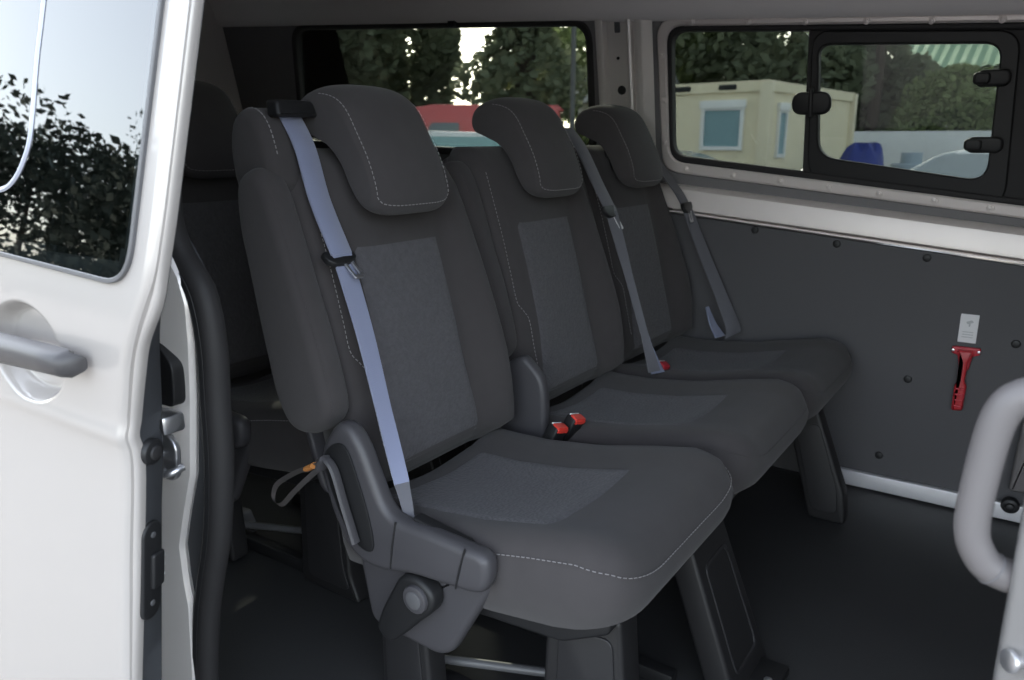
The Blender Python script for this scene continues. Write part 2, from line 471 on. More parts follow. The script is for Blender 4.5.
# ---- row behind
r1 = copy_tree(s1)
for ch in list(r1.children):
    if ch.name.split('.')[0] in ('pull_strap', 'recliner_handle', 'belt_guide', 'recline_lever'):
        for g in list(ch.children): bpy.data.objects.remove(g)
        bpy.data.objects.remove(ch)
r1.location = (SX-.74, 1.235, 0); r1.scale = (1, 1, 1.045)
tag(r1, 'dim dark seat in the row behind, seen left of the near seat', 'seat')
bm = B(); slab(bm, rpoly([(-.06, .005), (.06, .005), (.03, .06), (-.05, .05)], .01), lambda a, b, d: Vector((-1.66+a, 1.13+d, b)), 0, .05, .006)
bk = obj('floor_bracket', bm, 'greyplastic', None, loc=(-1.66, 1.15, 0))
tag(bk, 'small grey bracket on the dark floor behind the near seat', 'bracket')

# ------------------------------------------------------------------ seat belts
def ribbon(bm, pts, widths, wdir, th=.0016, n=8):
    P = spline(pts, n); Wd = []
    for i in range(len(P)):
        k = i/n; a = int(min(k, len(widths)-2)); Wd.append(lerp(widths[a], widths[a+1], min(1, k-a)))
    dirs = wdir if isinstance(wdir, list) else [wdir]*len(pts)
    top = []; bot = []
    for i, p in enumerate(P):
        k = i/n; a = int(min(k, len(dirs)-2)); d = Vector(dirs[a]).lerp(Vector(dirs[a+1]), min(1, k-a)).normalized()
        tg = (P[min(i+1, len(P)-1)]-P[max(i-1, 0)]).normalized(); nn = tg.cross(d).normalized()*th
        h = d*Wd[i]/2
        top.append([p-h+nn, p-h*.96+nn*1.4, p+nn, p+h*.96+nn*1.4, p+h+nn]); bot.append([p+h-nn, p-h-nn])
    loft(bm, [t_+b_ for t_, b_ in zip(top, bot)])

def seat_belt(label, loc, upper, lower, tpos, tdir, m1, m2, wd, wu, wl, latch=True):
    t = thing('seat_belt', label, 'seat belt', loc, 'seat belts of the middle row')
    bm = B(); ribbon(bm, upper, wu, wd); a = obj('shoulder_webbing', bm, m1, t)
    bm = B(); ribbon(bm, lower[0], wl, lower[1]); b = obj('lower_webbing', bm, m2, t)
    p = Vector(tpos); d = Vector(tdir).normalized(); w = Vector((0, 1, 0)); nn = d.cross(w).normalized()
    F = lambda a_, b_, dd: p+w*a_+d*b_+nn*dd
    bm = B(); slab(bm, rpoly([(-.034, -.013), (.034, -.013), (.034, .010), (.012, .020), (-.02, .020), (-.034, .008)], .008), F, -.005, .007, .003)
    tg = obj('tongue', bm, 'black', t)
    bm = B(); q = rpoly([(-.002, .010), (.020, .010), (.020, .056), (-.002, .056)], .005)
    i_ = rpoly([(.0035, .016), (.0145, .016), (.0145, .048), (.0035, .048)], .003)
    frame(bm, q, i_, F, .001, .004, .0006)
    tp = obj('latch_plate', bm, 'white' if latch == 'white' else 'bare', tg); tp['label'] = 'bright metal latch plate'
    return t
bl1 = seat_belt('grey seat belt, bluish light put into its colour, hanging across the nearest seat into its side trim', (-.77, .85, .39),
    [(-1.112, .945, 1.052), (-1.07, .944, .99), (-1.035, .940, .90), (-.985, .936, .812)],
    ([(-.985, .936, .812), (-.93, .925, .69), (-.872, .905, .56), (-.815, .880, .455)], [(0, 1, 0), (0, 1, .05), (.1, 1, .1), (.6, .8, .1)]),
    (-.990, .934, .806), (.62, -.1, -.45), 'web_bluelit', 'web_bluelit', (0, 1, 0), [.046, .046, .046, .046], [.043, .038, .031, .025])
bm = B(); ribbon(bm, [(-.815, .880, .455), (-.785, .862, .415), (-.768, .852, .375)], [.025, .017, .036], [(.6, .8, .1), (.8, .5, .2), (1, .1, -.1)]); obj('belt_end', bm, 'web', bl1)['label'] = 'folded grey end of the webbing'
bl2 = seat_belt('grey seat belt with a pale latch plate hanging between middle and far seats', (-.8, 1.85, .40),
    [(-1.085, 1.858, 1.03), (-1.04, 1.855, .98), (-.985, 1.85, .89), (-.94, 1.845, .82)],
    ([(-.94, 1.845, .82), (-.885, 1.845, .66), (-.83, 1.845, .50), (-.80, 1.845, .41)], [(.3, 1, 0), (.7, .6, 0), (.7, .5, 0), (.4, 1, 0)]),
    (-.945, 1.843, .822), (.30, .15, -.60), 'web', 'web', (.2, 1, 0), [.044, .044, .044, .044], [.04, .022, .020, .042], 'white')
bl3 = seat_belt('grey seat belt beside the van side lining at the far seat', (-.75, 2.32, .43),
    [(-1.075, 2.285, 1.0), (-1.0, 2.315, .90), (-.955, 2.32, .845), (-.925, 2.32, .80)],
    ([(-.925, 2.32, .80), (-.86, 2.32, .66), (-.80, 2.32, .54), (-.755, 2.315, .45), (-.75, 2.31, .42)], [(.3, 1, 0), (.5, .8, 0), (.6, .7, 0), (.5, .8, .2), (.5, .8, .3)]),
    (-.925, 2.318, .802), (.30, -.25, -.60), 'web', 'web', (.2, 1, 0), [.044, .044, .044, .044], [.044, .042, .042, .05, .06])
bm = B(); ribbon(bm, [(-.835, 2.305, .50), (-.812, 2.302, .450), (-.785, 2.30, .412)], [.012, .03, .05], (.3, 1, 0)); obj('folded_webbing', bm, 'web_bluelit', bl3)
bm = B(); ribbon(bm, [(-.845, 1.87, .52), (-.825, 1.87, .46), (-.80, 1.87, .40)], [.006, .022, .045], (.5, 1, 0)); obj('folded_webbing', bm, 'web_bluelit', bl2)

# ------------------------------------------------------------------ buckles
def buckle(label, base, top, wdir, red='red', w=.038, loose=True):
    t = thing('belt_buckle', label, 'belt buckle', base, 'red buttoned belt buckles')
    a = Vector(base); b = Vector(top); d = (b-a).normalized(); wv = (Vector(wdir)-d*d.dot(Vector(wdir))).normalized(); n = wv.cross(d).normalized()
    if n.x < 0: n = -n
    Lg = (b-a).length
    bm = B(); rings = []
    for u, s, th in ((0, .55, .010), (.35, .75, .012), (.5, 1, .014), (.96, 1, .014), (1.0, .93, .012)):
        h = w/2*s; c = a+d*Lg*u
        rings.append([c+wv*x*h+n*y*th for x, y in rrect(-1, -1, 1, 1, .3, 3)])
    loft(bm, rings); bo = obj('buckle_body', bm, 'black', t)
    F = lambda p, q, dd: b+wv*p+n*q+d*dd
    bm = B(); slab(bm, rrect(-w/2+.002, -.0055, w/2-.002, .0135, .003, 3), F, -.004, .0035, .0015); 
    slab(bm, rpoly([(-w/2+.003, -.009), (w/2-.003, -.009), (w/2-.003, 0), (-w/2+.003, 0)], .002), lambda p, q, dd: b+wv*p+d*q+n*(.0135+dd), -.001, .002, .001)
    rb = obj('release_button', bm, red, t); rb['label'] = 'red push button'
    bm = B(); box(bm, (0, 0, 0), (.001, .001, .001), 0); bm.clear()
    slab(bm, rrect(-w/2+.004, -.0105, w/2-.004, -.008, .001, 2), F, -.002, .002, .0005); obj('latch_slot', bm, 'white' if loose else 'mid', t)
    return t
buckle('black belt buckle with red button nearest the door, left of its twin', (-.828, 1.332, .335), (-.792, 1.345, .416), (.25, 1, -.05))
buckle('black belt buckle with red button, right of its twin beside the middle seat', (-.818, 1.384, .345), (-.778, 1.395, .424), (.25, 1, -.05))
buckle('single dim red belt buckle at the base of the far seat', (-.84, 1.90, .365), (-.800, 1.905, .418), (.25, 1, -.05), 'darkred')

# ------------------------------------------------------------------ left van side
# upper body side leans inwards: y + 0.2 z = 2.55
U = lambda a, b, d: Vector((a, 2.55-.2*b-d, b))
ztopw = lambda x: 1.405-.062*(x+1.2)
zbelt = lambda x: .862-.092*(x+1.04)
bm = B()
chan_o = rpoly([(-1.085, .872), (-.044, .772), (.20, .75), (.20, 1.285), (-.114, 1.305), (-1.08, 1.372)], [.07, .01, .05, .05, .01, .07], 7)
rg_o = rpoly([(-2.69, .97), (-1.262, .93), (-1.248, 1.362), (-2.60, 1.442)], .07, 7)
def skin_with_hole(bm, outer4, hole):
    n = len(hole); c = (sum(p[0] for p in hole)/n, sum(p[1] for p in hole)/n)
    def cast(p):
        dx, dz = p[0]-c[0], p[1]-c[1]; best = 9e9
        for i in range(4):
            a = outer4[i]; b = outer4[(i+1) % 4]; ex, ez = b[0]-a[0], b[1]-a[1]
            den = dx*ez-dz*ex
            if abs(den) < 1e-9: continue
            t = ((a[0]-c[0])*ez-(a[1]-c[1])*ex)/den; s = ((a[0]-c[0])*dz-(a[1]-c[1])*dx)/den
            if t > 0 and -1e-6 <= s <= 1+1e-6: best = min(best, t)
        return (c[0]+dx*best, c[1]+dz*best)
    hole2 = []
    for i in range(n):
        a = hole[i]; b = hole[(i+1) % n]; k = max(1, int(math.hypot(a[0]-b[0], a[1]-b[1])/.05))
        hole2 += [(lerp(a[0], b[0], j/k), lerp(a[1], b[1], j/k)) for j in range(k)]
    outer = [cast(p) for p in hole2]
    for oc in outer4:  # snap nearest ray hit to each true corner
        i = min(range(len(outer)), key=lambda k: math.hypot(outer[k][0]-oc[0], outer[k][1]-oc[1])); outer[i] = oc
    grid(bm, [[U(a, b, 0) for a, b in outer], [U(a, b, 0) for a, b in hole2], [U(a, b, -.03) for a, b in hole2]], True)
skin_with_hole(bm, [(-1.105, .76), (.60, .66), (.60, ztopw(.6)+.05), (-1.105, ztopw(-1.1)+.05)], chan_o)
skin_with_hole(bm, [(-3.02, .80), (-1.235, .76), (-1.235, ztopw(-1.23)+.05), (-3.02, ztopw(-3.02)+.05)], rg_o)
struct('wall_left', bm, 'greyplastic')
# ribbed steel pillar between the two side windows
bm = B()
prof = [(-1.24, 0), (-1.236, .006), (-1.226, .008), (-1.214, .004), (-1.205, -.012), (-1.19, -.014), (-1.14, -.014), (-1.134, .004), (-1.125, .008), (-1.119, .004), (-1.115, -.008), (-1.108, -.008), (-1.104, .006), (-1.095, .008), (-1.08, .004), (-1.05, -.002)]
grid(bm, [[U(a+.006*(b-1.2), b, d) for a, d in prof] for b in [lerp(.74, 1.40, k/12) for k in range(13)]])
pil = struct('trim_pillar', bm, 'paint_inner', 'ribbed steel pillar between the side windows'); pil['category'] = 'pillar'
bm = B(); disc(bm, U(-1.165, 1.152, -.014), (0, -1, -.2), .014, .003, 20); obj('pillar_hole', bm, 'black', pil)
bm = B(); disc(bm, U(-1.172, 1.246, -.014), (0, -1, -.2), .005, .003, 12); obj('pillar_hole', bm, 'black', pil)
bm = B(); slab(bm, rrect(-1.178, 1.318, -1.160, 1.352, .004), U, -.014, -.009, .001); obj('pillar_slot', bm, 'mid', pil)
for zc in (1.30, 1.22, 1.14, 1.06):
    bm = B(); disc(bm, U(-1.1115, zc, -.008), (0, -1, -.2), .0045, .004, 10); obj('pillar_weld', bm, 'rail_metal', pil)

# ---- front side window
w1 = thing('window_1', 'front side window with a sliding pane and black latches', 'window', tuple(U(-.55, 1.08, 0))); w1['kind'] = 'structure'
fl_o = rpoly([(-1.033, .905), (-.049, .806), (.17, .785), (.17, 1.268), (-.113, 1.287), (-1.037, 1.345)], [.055, .01, .05, .05, .01, .055], 7)
fl_i = rpoly([(-1.008, .936), (-.054, .838), (.14, .82), (.14, 1.250), (-.11, 1.268), (-1.006, 1.324)], [.05, .01, .05, .05, .01, .05], 7)
gk_i = rpoly([(-.997, .955), (-.054, .855), (.12, .838), (.12, 1.238), (-.11, 1.252), (-.992, 1.310)], [.045, .01, .05, .05, .01, .045], 7)
bm = B(); frame(bm, chan_o, fl_o, U, -.03, -.012, .004); obj('window_channel', bm, 'greyplastic', w1)
bm = B(); frame(bm, fl_o, fl_i, U, -.03, .0, .005); fl = obj('clip_flange', bm, 'rail_metal', w1); fl['label'] = 'pale metal flange studded with clips'
bm = B(); frame(bm, fl_i, gk_i, U, -.035, -.004, .004); obj('gasket', bm, 'rubber', w1)
clips = [(-.925, 1.329), (-.762, 1.317), (-.607, 1.306), (-.455, 1.296), (-.305, 1.286), (-.154, 1.277), (-.953, .912), (-.803, .896), (-.663, .884), (-.528, .871), (-.393, .857), (-.256, .843), (-.126, .830), (-1.021, 1.246), (-1.020, 1.118), (-1.020, .991)]
for a, b in clips:
    bm = B(); disc(bm, U(a, b, -.001), (0, -1, -.2), .0095, .005, 12, .5); disc(bm, U(a, b, .003), (0, -1, -.2), .005, .005, 10, .5)
    obj('clip', bm, 'rail_metal', w1)
bm = B()
g1 = rpoly([(-1.00, .952), (-.60, .905), (-.598, 1.288), (-.995, 1.314)], .045, 7)
slab(bm, g1, U, -.034, -.030, .001, 1); obj('fixed_pane', bm, 'glass', w1, 5)
# black surround: bar between the panes, then the sliding pane's frame, then the blank panel beside it
bm = B()
sl_o = rpoly([(-.605, .898), (.12, .83), (.12, 1.243), (-.602, 1.292)], .012, 7)
sl_i = rpoly([(-.563, .955), (-.145, .897), (-.150, 1.226), (-.573, 1.248)], [.05, .05, .04, .03], 7)
frame(bm, sl_o, sl_i, U, -.036, -.016, .003); obj('surround', bm, 'rubber', w1)
bm = B(); so = rpoly([(-.590, .892), (-.095, .832), (-.112, 1.252), (-.592, 1.284)], [.06, .06, .05, .05], 7)
frame(bm, so, sl_i, U, -.018, -.008, .004); sf = obj('slider_frame', bm, 'black', w1)
bm = B(); slab(bm, inset(sl_i, -.006), U, -.030, -.026, .001, 1); obj('sliding_pane', bm, 'glass', w1, 5)
def latch(c, w, h, two):
    bm = B(); o = rrect(c[0]-w/2, c[1]-h/2, c[0]+w/2, c[1]+h/2, min(w, h)*.42)
    slab(bm, o, U, -.012, .012, .008, 4); la = obj('latch', bm, 'black', w1)
    bm = B()
    if two: slab(bm, rrect(c[0]-.006, c[1]-.04, c[0]+.006, c[1]+.04, .004), U, 0, .016, .004)
    else: slab(bm, rrect(c[0]-w/2-.004, c[1]-h*.36, c[0]-w*.05, c[1]+h*.36, .010), U, .0, .019, .007, 4)
    obj('latch_grip', bm, 'black', la)
latch((-.583, 1.098), .104, .060, True); latch((-.158, 1.146), .076, .040, False); latch((-.158, .988), .082, .040, False)

# ---- rear quarter window
w2 = thing('window_2', 'rear quarter window with black rubber edge behind the headrests', 'window', tuple(U(-1.95, 1.2, 0))); w2['kind'] = 'structure'
rg_i = rpoly([(-2.665, 1.0), (-1.288, .955), (-1.272, 1.345), (-2.58, 1.425)], .06, 7)
bm = B(); frame(bm, rg_o, rg_i, U, -.03, .006, .006); obj('gasket', bm, 'rubber', w2)
bm = B(); slab(bm, inset(rg_i, -.008), U, -.022, -.018, .001, 1); obj('pane', bm, 'glass', w2, 5)
bm = B(); slab(bm, rrect(-1.80, 1.375, -1.765, 1.398, .006), U, -.002, .018, .006); obj('clip', bm, 'black', w2)

# ---- pale ledge under the window, lining board, floor edge
bm = B()
rows = []
for x in [lerp(-1.06, .40, k/20) for k in range(21)]:
    zt = .851-.091*(x+.933); zb_ = .788-.088*(x+.93)
    rows.append([Vector((x, y, z)) for y, z in ((2.40, zt+.012), (2.372, zt+.004), (2.362, zt-.004), (2.352, zb_+.010), (2.352, zb_), (2.358, zb_-.004), (2.39, zb_-.004))])
grid(bm, rows)
t1 = struct('trim_1', bm, 'rail_metal', 'pale metal ledge running below the front side window'); t1['category'] = 'trim'
bm = B()
rows = []
for x in [lerp(-1.06, .40, k/8) for k in range(9)]:
    zb_ = .780-.088*(x+.93); rows.append([Vector((x, y, z)) for y, z in ((2.38, zb_), (2.357, zb_), (2.357, zb_-.005), (2.38, zb_-.005))])
loft(bm, rows)
t2 = struct('trim_2', bm, 'rail_metal', 'thin pale edging between the ledge and the lining board'); t2['category'] = 'trim'
bm = B()
outl = [(-1.32, .0005), (.60, .0005)]+[(x, .768-.088*(x+.93)) for x in (.60, .2, -.1, -.4, -.7, -1.0, -1.32)]
slab(bm, outl, lambda a, b, d: Vector((a, 2.39-d, b)), 0, .022, .003, 3, True)
lin = obj('lining_board', bm, 'board', None, loc=(-.4, 2.38, 0)); lin['kind'] = 'structure'
tag(lin, 'flat dark grey side lining board below the window ledge', 'wall panel')
for a, b in [(-.724, .738), (-.488, .713), (-.255, .692), (-.263, .349), (-.023, .486), (-.312, .108)]:
    bm = B(); disc(bm, (a, 2.369, b), (0, -1, 0), .011, .006, 18, .6); obj('push_clip', bm, 'black', lin)
bm = B(); outl = [(-.47, .004), (.10, .004), (.10, .052), (-.42, .050), (-.455, .046)]
slab(bm, rpoly(outl, .006), lambda a, b, d: Vector((a, 2.366-d, b)), 0, .018, .004)
bs = struct('baseboard_left', bm, mat('alloy_edging', (.60, .59, .61), .4, .3), 'pale alloy edging along the foot of the lining board'); bs['category'] = 'baseboard'
bm = B(); slab(bm, rpoly([(.013, .10), (.13, .10), (.13, .62), (.03, .62)], .008), lambda a, b, d: Vector((a, 2.368-d, b)), 0, .05, .01)
tc_ = struct('trim_3', bm, 'handle', 'upright light grey pillar trim behind the grab handle'); tc_['category'] = 'trim'
bm = B(); disc(bm, (.023, 2.348, .052), (0, -1, 0), .022, .02, 20, .5); disc(bm, (.023, 2.33, .052), (0, -1, 0), .012, .012, 14, .5)
kb = obj('fixing_knob', bm, 'black', None, loc=(.023, 2.348, .052)); tag(kb, 'round black fixing knob at the floor edge behind the grab handle', 'knob')
# rear lower side of the van behind the seats
bm = B(); box(bm, (-3.02, 2.36, 0), (-1.30, 2.40, .95), .004)
struct('wall_rear_side', bm, 'board')

# ---- emergency hammer and its notice
hm = thing('emergency_hammer', 'red emergency hammer clipped to the lining board', 'hammer', (-.132, 2.368, .37))
Y = lambda a, b, d: Vector((a, 2.368-d, b))
bm = B(); slab(bm, rpoly([(-.166, .462), (-.098, .464), (-.098, .446), (-.115, .440), (-.120, .40), (-.142, .40), (-.150, .440), (-.166, .444)], .006), Y, .0, .012, .003); obj('cradle', bm, 'darkred', hm)
bm = B()
slab(bm, rpoly([(-.150, .456), (-.112, .457), (-.114, .440), (-.123, .425), (-.1245, .37), (-.118, .36), (-.120, .290), (-.146, .288), (-.147, .36), (-.139, .37), (-.139, .425), (-.149, .440)], .006), Y, .010, .028, .006); hh = obj('handle', bm, 'hammer', hm)
bm = B()
for k in range(4): slab(bm, rrect(-.143, .300+k*.016, -.122, .306+k*.016, .002), Y, .026, .031, .002)
obj('grip_rib', bm, 'darkred', hh)
bm = B(); disc(bm, Y(-.162, .452, .010), (0, -1, 0), .004, .005, 10); obj('cradle_screw', bm, 'bare', hm)
bm = B(); disc(bm, Y(-.102, .454, .010), (0, -1, 0), .004, .005, 10); obj('cradle_screw', bm, 'bare', hm)
bm = B(); slab(bm, rrect(-.156, .474, -.113, .551, .002), Y, 0, .002, .0005, 1)
st = obj('notice_sticker', bm, 'sticker', None, loc=(-.134, 2.367, .51)); tag(st, 'small white notice sticker above the red emergency hammer', 'sticker')
bm = B(); slab(bm, rpoly([(-.142, .530), (-.128, .536), (-.124, .530), (-.138, .524)], .002), Y, .0015, .0025, .0004, 1)
slab(bm, rrect(-.135, .518, -.131, .527, .001), Y, .0015, .0025, .0004, 1)
for k in range(3): slab(bm, rrect(-.148, .502-k*.007, -.122, .504-k*.007, .0008), Y, .0015, .0025, .0003, 1)
obj('notice_print', bm, 'grey_ink', st)

# ------------------------------------------------------------------ floor, ceiling, rear, near side
bm = B(); box(bm, (-3.02, .63, -.03), (.62, 2.40, 0), .003); struct('floor', bm, 'floor')
bm = B(); rows = []
for x in [lerp(-3.02, .62, k/14) for k in range(15)]:
    zt = ztopw(x); pts = []
    yw = 2.55-.2*zt
    pts = [(yw+.02, zt-.055), (yw-.012, zt-.045), (yw-.022, zt-.02), (yw-.04, zt+.03), (yw-.10, zt+.075), (yw-.25, zt+.105), (1.5, zt+.125), (1.0, zt+.10), (.72, zt+.04), (.62, zt-.02), (.60, zt-.02), (.60, zt+.2), (yw+.02, zt+.2)]
    rows.append([Vector((x, y, z)) for y, z in pts])
loft(bm, rows); struct('ceiling', bm, 'headliner', sharp=60)
bm = B()
for lo_, hi_ in (((-3.06, .60, 0), (-3.02, 2.40, .88)), ((-3.06, .60, 1.36), (-3.02, 2.40, 1.62)), ((-3.06, .60, .88), (-3.02, .72, 1.36)), ((-3.06, 1.40, .88), (-3.02, 2.40, 1.36))):
    box(bm, lo_, hi_, 0)
struct('wall_back', bm, 'headliner')
w3 = thing('added_window', 'unseen rear door window added to light the van interior', 'window', (-3.04, 1.06, 1.12)); w3['kind'] = 'structure'  # window out of view, added to let daylight into the dark rear
bm = B(); frame(bm, rrect(.70, .86, 1.42, 1.38, .05), rrect(.75, .91, 1.37, 1.33, .05), lambda a, b, d: Vector((-3.02+d, a, b)), -.01, .012, .004); obj('gasket', bm, 'rubber', w3)
bm = B(); slab(bm, rrect(.74, .90, 1.38, 1.34, .05), lambda a, b, d: Vector((-3.035+d, a, b)), 0, .004, .001, 1); obj('pane', bm, 'glass', w3, 5)
bm = B(); box(bm, (.62, .62, -.02), (.66, 2.42, 1.52), .004); struct('wall_front', bm, 'board')  # unseen partition added to keep cab daylight off the farther seats
bm = B(); box(bm, (-3.02, .615, 0), (-1.08, .655, 1.50), .004); struct('wall_right', bm, 'board')

# C pillar at the rear edge of the doorway (painted steel), with sculpted edge
PY = .60
bm = B()
pe = [(1.0, -1.02), (.94, -1.01), (.89, -1.0), (.852, -.970), (.82, -.948), (.785, -.938), (.73, -.940), (.649, -.949), (.531, -.969), (.469, -.994), (.402, -1.018), (.345, -1.017), (.302, -1.012), (.164, -1.024), (.05, -1.035), (-.02, -1.04)]
rows = []
for z, x in pe:
    rows.append([Vector(p) for p in ((x-.32, PY-.05, z), (x-.09, PY-.035, z), (x-.05, PY-.01, z), (x-.02, PY, z), (x-.004, PY+.006, z), (x, PY+.014, z), (x-.004, PY+.022, z), (x-.06, PY+.03, z))])
rows2 = []
for a, b in zip(rows, rows[1:]):
    for k in range(6): rows2.append([p.lerp(q, (lambda t: t)(k/6)) for p, q in zip(a, b)])
rows2.append(rows[-1]); grid(bm, rows2)
pe_s = spline([(x, 0, z) for z, x in pe], 5)
cp = struct('trim_door_pillar', bm, 'paint_inner', 'silver steel door pillar beside the open sliding door'); cp['category'] = 'pillar'
sealx = lambda z: interp(-z, [-1.05, -.90, -.848, -.80, -.731, -.55, -.44, -.355, -.27, -.13, 0], [-.985, -.995, -.975, -.935, -.922, -.932, -.952, -.980, -1.005, -1.03, -1.045])
bm = B(); grid(bm, [[Vector((p.x-.03, PY+.020, p.z)), Vector((p.x+.010, PY+.020, p.z)), Vector((max(p.x+.010, sealx(p.z)), PY+.026, p.z)), Vector((max(p.x+.010, sealx(p.z)), PY+.045, p.z))] for p in pe_s])
obj('pillar_flange', bm, 'shut', cp)['label'] = 'inner flange of the pillar with its shadow put into the colour'  # flange lies in shadow; that shade is put into its dark material
PYF = lambda a, b, d: Vector((a+.012, PY-.012-d, b))
bm = B(); slab(bm, rpoly([(-1.05, .640), (-.972, .642), (-.968, .675), (-.967, .705), (-1.0, .733), (-1.05, .733)], .012), PYF, -.02, .003, .002); obj('pillar_opening', bm, 'black', cp)
bm = B(); slab(bm, rrect(-1.044, .668, -1.022, .712, .006), PYF, 0, .006, .002); obj('opening_clip', bm, 'white', cp)
bm = B(); box(bm, (-1.06, PY-.036, .606), (-.957, PY+.0, .634), .006); obj('pillar_step', bm, 'bare', cp)
SZ = .056
sk = thing('striker_plate', 'bright steel latch striker bolted to the silver door pillar', 'latch', (-1.0, PY-.012, .52+SZ))
SX_ = .012
bm = B(); slab(bm, rpoly([(-1.035, .472+SZ), (-.985, .476+SZ), (-.974, .485+SZ), (-.968, .530+SZ), (-.983, .545+SZ), (-1.02, .549+SZ), (-1.035, .545+SZ)], .010), PYF, 0, .010, .003); obj('plate', bm, 'bare', sk)
bm = B(); tube(bm, spline([(-1.02, PY-.02, .506+SZ), (-1.01, PY-.046, .501+SZ), (-.975, PY-.048, .496+SZ), (-.952, PY-.036, .499+SZ), (-.948, PY-.018, .503+SZ)], 6), .0055, 10); obj('striker_bar', bm, 'bare', sk)
for a, b in ((-1.005, .536+SZ), (-1.0, .486+SZ)):
    bm = B(); disc(bm, PYF(a, b, .009), (0, -1, 0), .008, .005, 16, .3); disc(bm, PYF(a, b, .0135), (0, -1, 0), .004, .003, 6, .2); obj('bolt', bm, 'bare', sk)
# rubber door seal
sp = spline([(-.985, .63, 1.05), (-.985, .63, .98), (-.995, .63, .90), (-.975, .63, .848), (-.935, .63, .80), (-.922, .63, .731), (-.926, .63, .643), (-.932, .63, .55), (-.952, .63, .44), (-.980, .63, .355), (-1.005, .63, .27), (-1.03, .63, .13), (-1.045, .63, .0)], 8)
bm = B(); tube(bm, sp, .019, 14); sl = obj('door_seal', bm, 'rubber', None, 60, loc=tuple(sp[-1])); tag(sl, 'black rubber door seal curving down beside the silver pillar', 'seal')
bm = B(); tube(bm, [p+Vector((-.006, -.014, 0)) for p in sp], .008, 8); obj('seal_lip', bm, 'black', sl)

# front door pillar at the right edge, with stud and grab handle
bm = B(); slab(bm, rpoly([(.016, .735), (.016, .70), (.10, .66), (.10, .80), (.03, .80)], .006), lambda a, b, d: Vector((a, b, d)), -.02, 1.36, .003)
bp_ = struct('trim_front_pillar', bm, mat('front_pillar_paint', (.27, .26, .255), .4, .3), 'pale metal front pillar of the doorway at the right edge'); bp_['category'] = 'pillar'
bm = B(); tube(bm, [(.036, .70, .585), (.024, .688, .587)], .006, 12); disc(bm, (.0255, .69, .587), (-.75, -.65, .1), .0095, .004, 16, .4); obj('stud', bm, 'bare', bp_)
gh = thing('grab_handle', 'chunky grey grab handle on the front door pillar at the right', 'handle', (.02, .72, .73))
pth = spline([(.06, .72, .815), (.035, .715, .812), (.005, .71, .806), (-.009, .708, .788), (-.015, .708, .745), (-.017, .708, .69), (-.009, .71, .664), (.005, .715, .650), (.035, .73, .640), (.06, .735, .635)], 7)
bm = B(); tube(bm, pth, [lerp(.0150, .0135, math.sin(PI*k/(len(pth)-1))) for k in range(len(pth))], 18); obj('grip', bm, 'handle', gh, 60)
bm = B()
for c, d in ((pth[10], pth[11]), (pth[-16], pth[-17])):
    bm = B(); tube(bm, [c, c+(d-c).normalized()*.0012], .0150, 18); obj('cap_joint', bm, 'greyplastic', gh)

# ------------------------------------------------------------------ the open sliding door
def yd(z):
    if z >= .80: return .452+.20*(z-.80)
    if z >= .62: return .45+.002*(z-.62)/.18
    return .45-.1*(.62-z)
def ydS(z): return sum(yd(z+k*.008) for k in range(-4, 5))/9-.004*math.exp(-((z-.665)/.012)**2)
zk = [-.45, .0, .352, .512, .657, .678, .754, .809, .856, .919, 1.05, 1.137, 1.30]
xk = [-.885, -.875, -.866, -.859, -.847, -.849, -.827, -.802, -.779, -.771, -.760, -.753, -.742]
def xe(z): return sum(interp(z+k*.006, zk, xk) for k in range(-3, 4))/7
zf = [-.45, .0, .344, .455, .558, .650, .671, .716, .786, .809, .832, .938, 1.05, 1.139, 1.30]
xf_ = [-.882, -.872, -.863, -.854, -.848, -.841, -.845, -.831, -.806, -.788, -.777, -.774, -.760, -.750, -.738]
def xfl(z): return max(sum(interp(z+k*.006, zf, xf_) for k in range(-3, 4))/7, xe(z)+.003)
dr = thing('sliding_door', 'silver van sliding door slid open at the left with tinted window', 'door', (-1.3, .47, -.45))
gl = rpoly([(-.798, 1.031), (-.815, .846), (-1.107, .858), (-1.75, .885), (-1.75, 1.27), (-.775, 1.27)], [.0, .045, 0, .02, .02, .02], 8)
gl = [p for i, p in enumerate(gl) if math.hypot(p[0]-gl[i-1][0], p[1]-gl[i-1][1]) > 1e-4]
def inside(x, z, poly):
    c = False; n = len(poly)
    for i in range(n):
        a = poly[i]; b = poly[i-1]
        if (a[1] > z) != (b[1] > z) and x < (b[0]-a[0])*(z-a[1])/(b[1]-a[1])+a[0]: c = not c
    return c
hole = inset(gl, .02)
def recess(x, z):
    r = math.hypot((x+1.06)/.098, (z-.738)/.066)
    return .026*sm(1.0, .78, r)
bm = B(); zs_ = [-.45+k*.011 for k in range(100)]+[.65+k*.0032 for k in range(50)]+[.81+k*.0075 for k in range(64)]
ss = [0, .002, .005, .010]+[.016+.0075*k for k in range(10)]+[.091+.0032*k for k in range(76)]+[.3342+.0075*k for k in range(76)]
Vg = []
for z in zs_:
    row = []
    for s in ss:
        x = xe(z)-s
        y = ydS(z)+recess(x, z)+(.006*(1-s/.010)**2 if s < .010 else 0)
        row.append(bm.verts.new((x, y, z)))
    Vg.append(row)
for i in range(len(zs_)-1):
    for j in range(len(ss)-1):
        c = (Vg[i][j].co+Vg[i+1][j+1].co)/2
        if inside(c.x, c.z, hole): continue
        bm.faces.new((Vg[i][j], Vg[i][j+1], Vg[i+1][j+1], Vg[i+1][j]))
sk_ = obj('door_skin', bm, 'paint', dr, 60)
bm = B(); rows = []
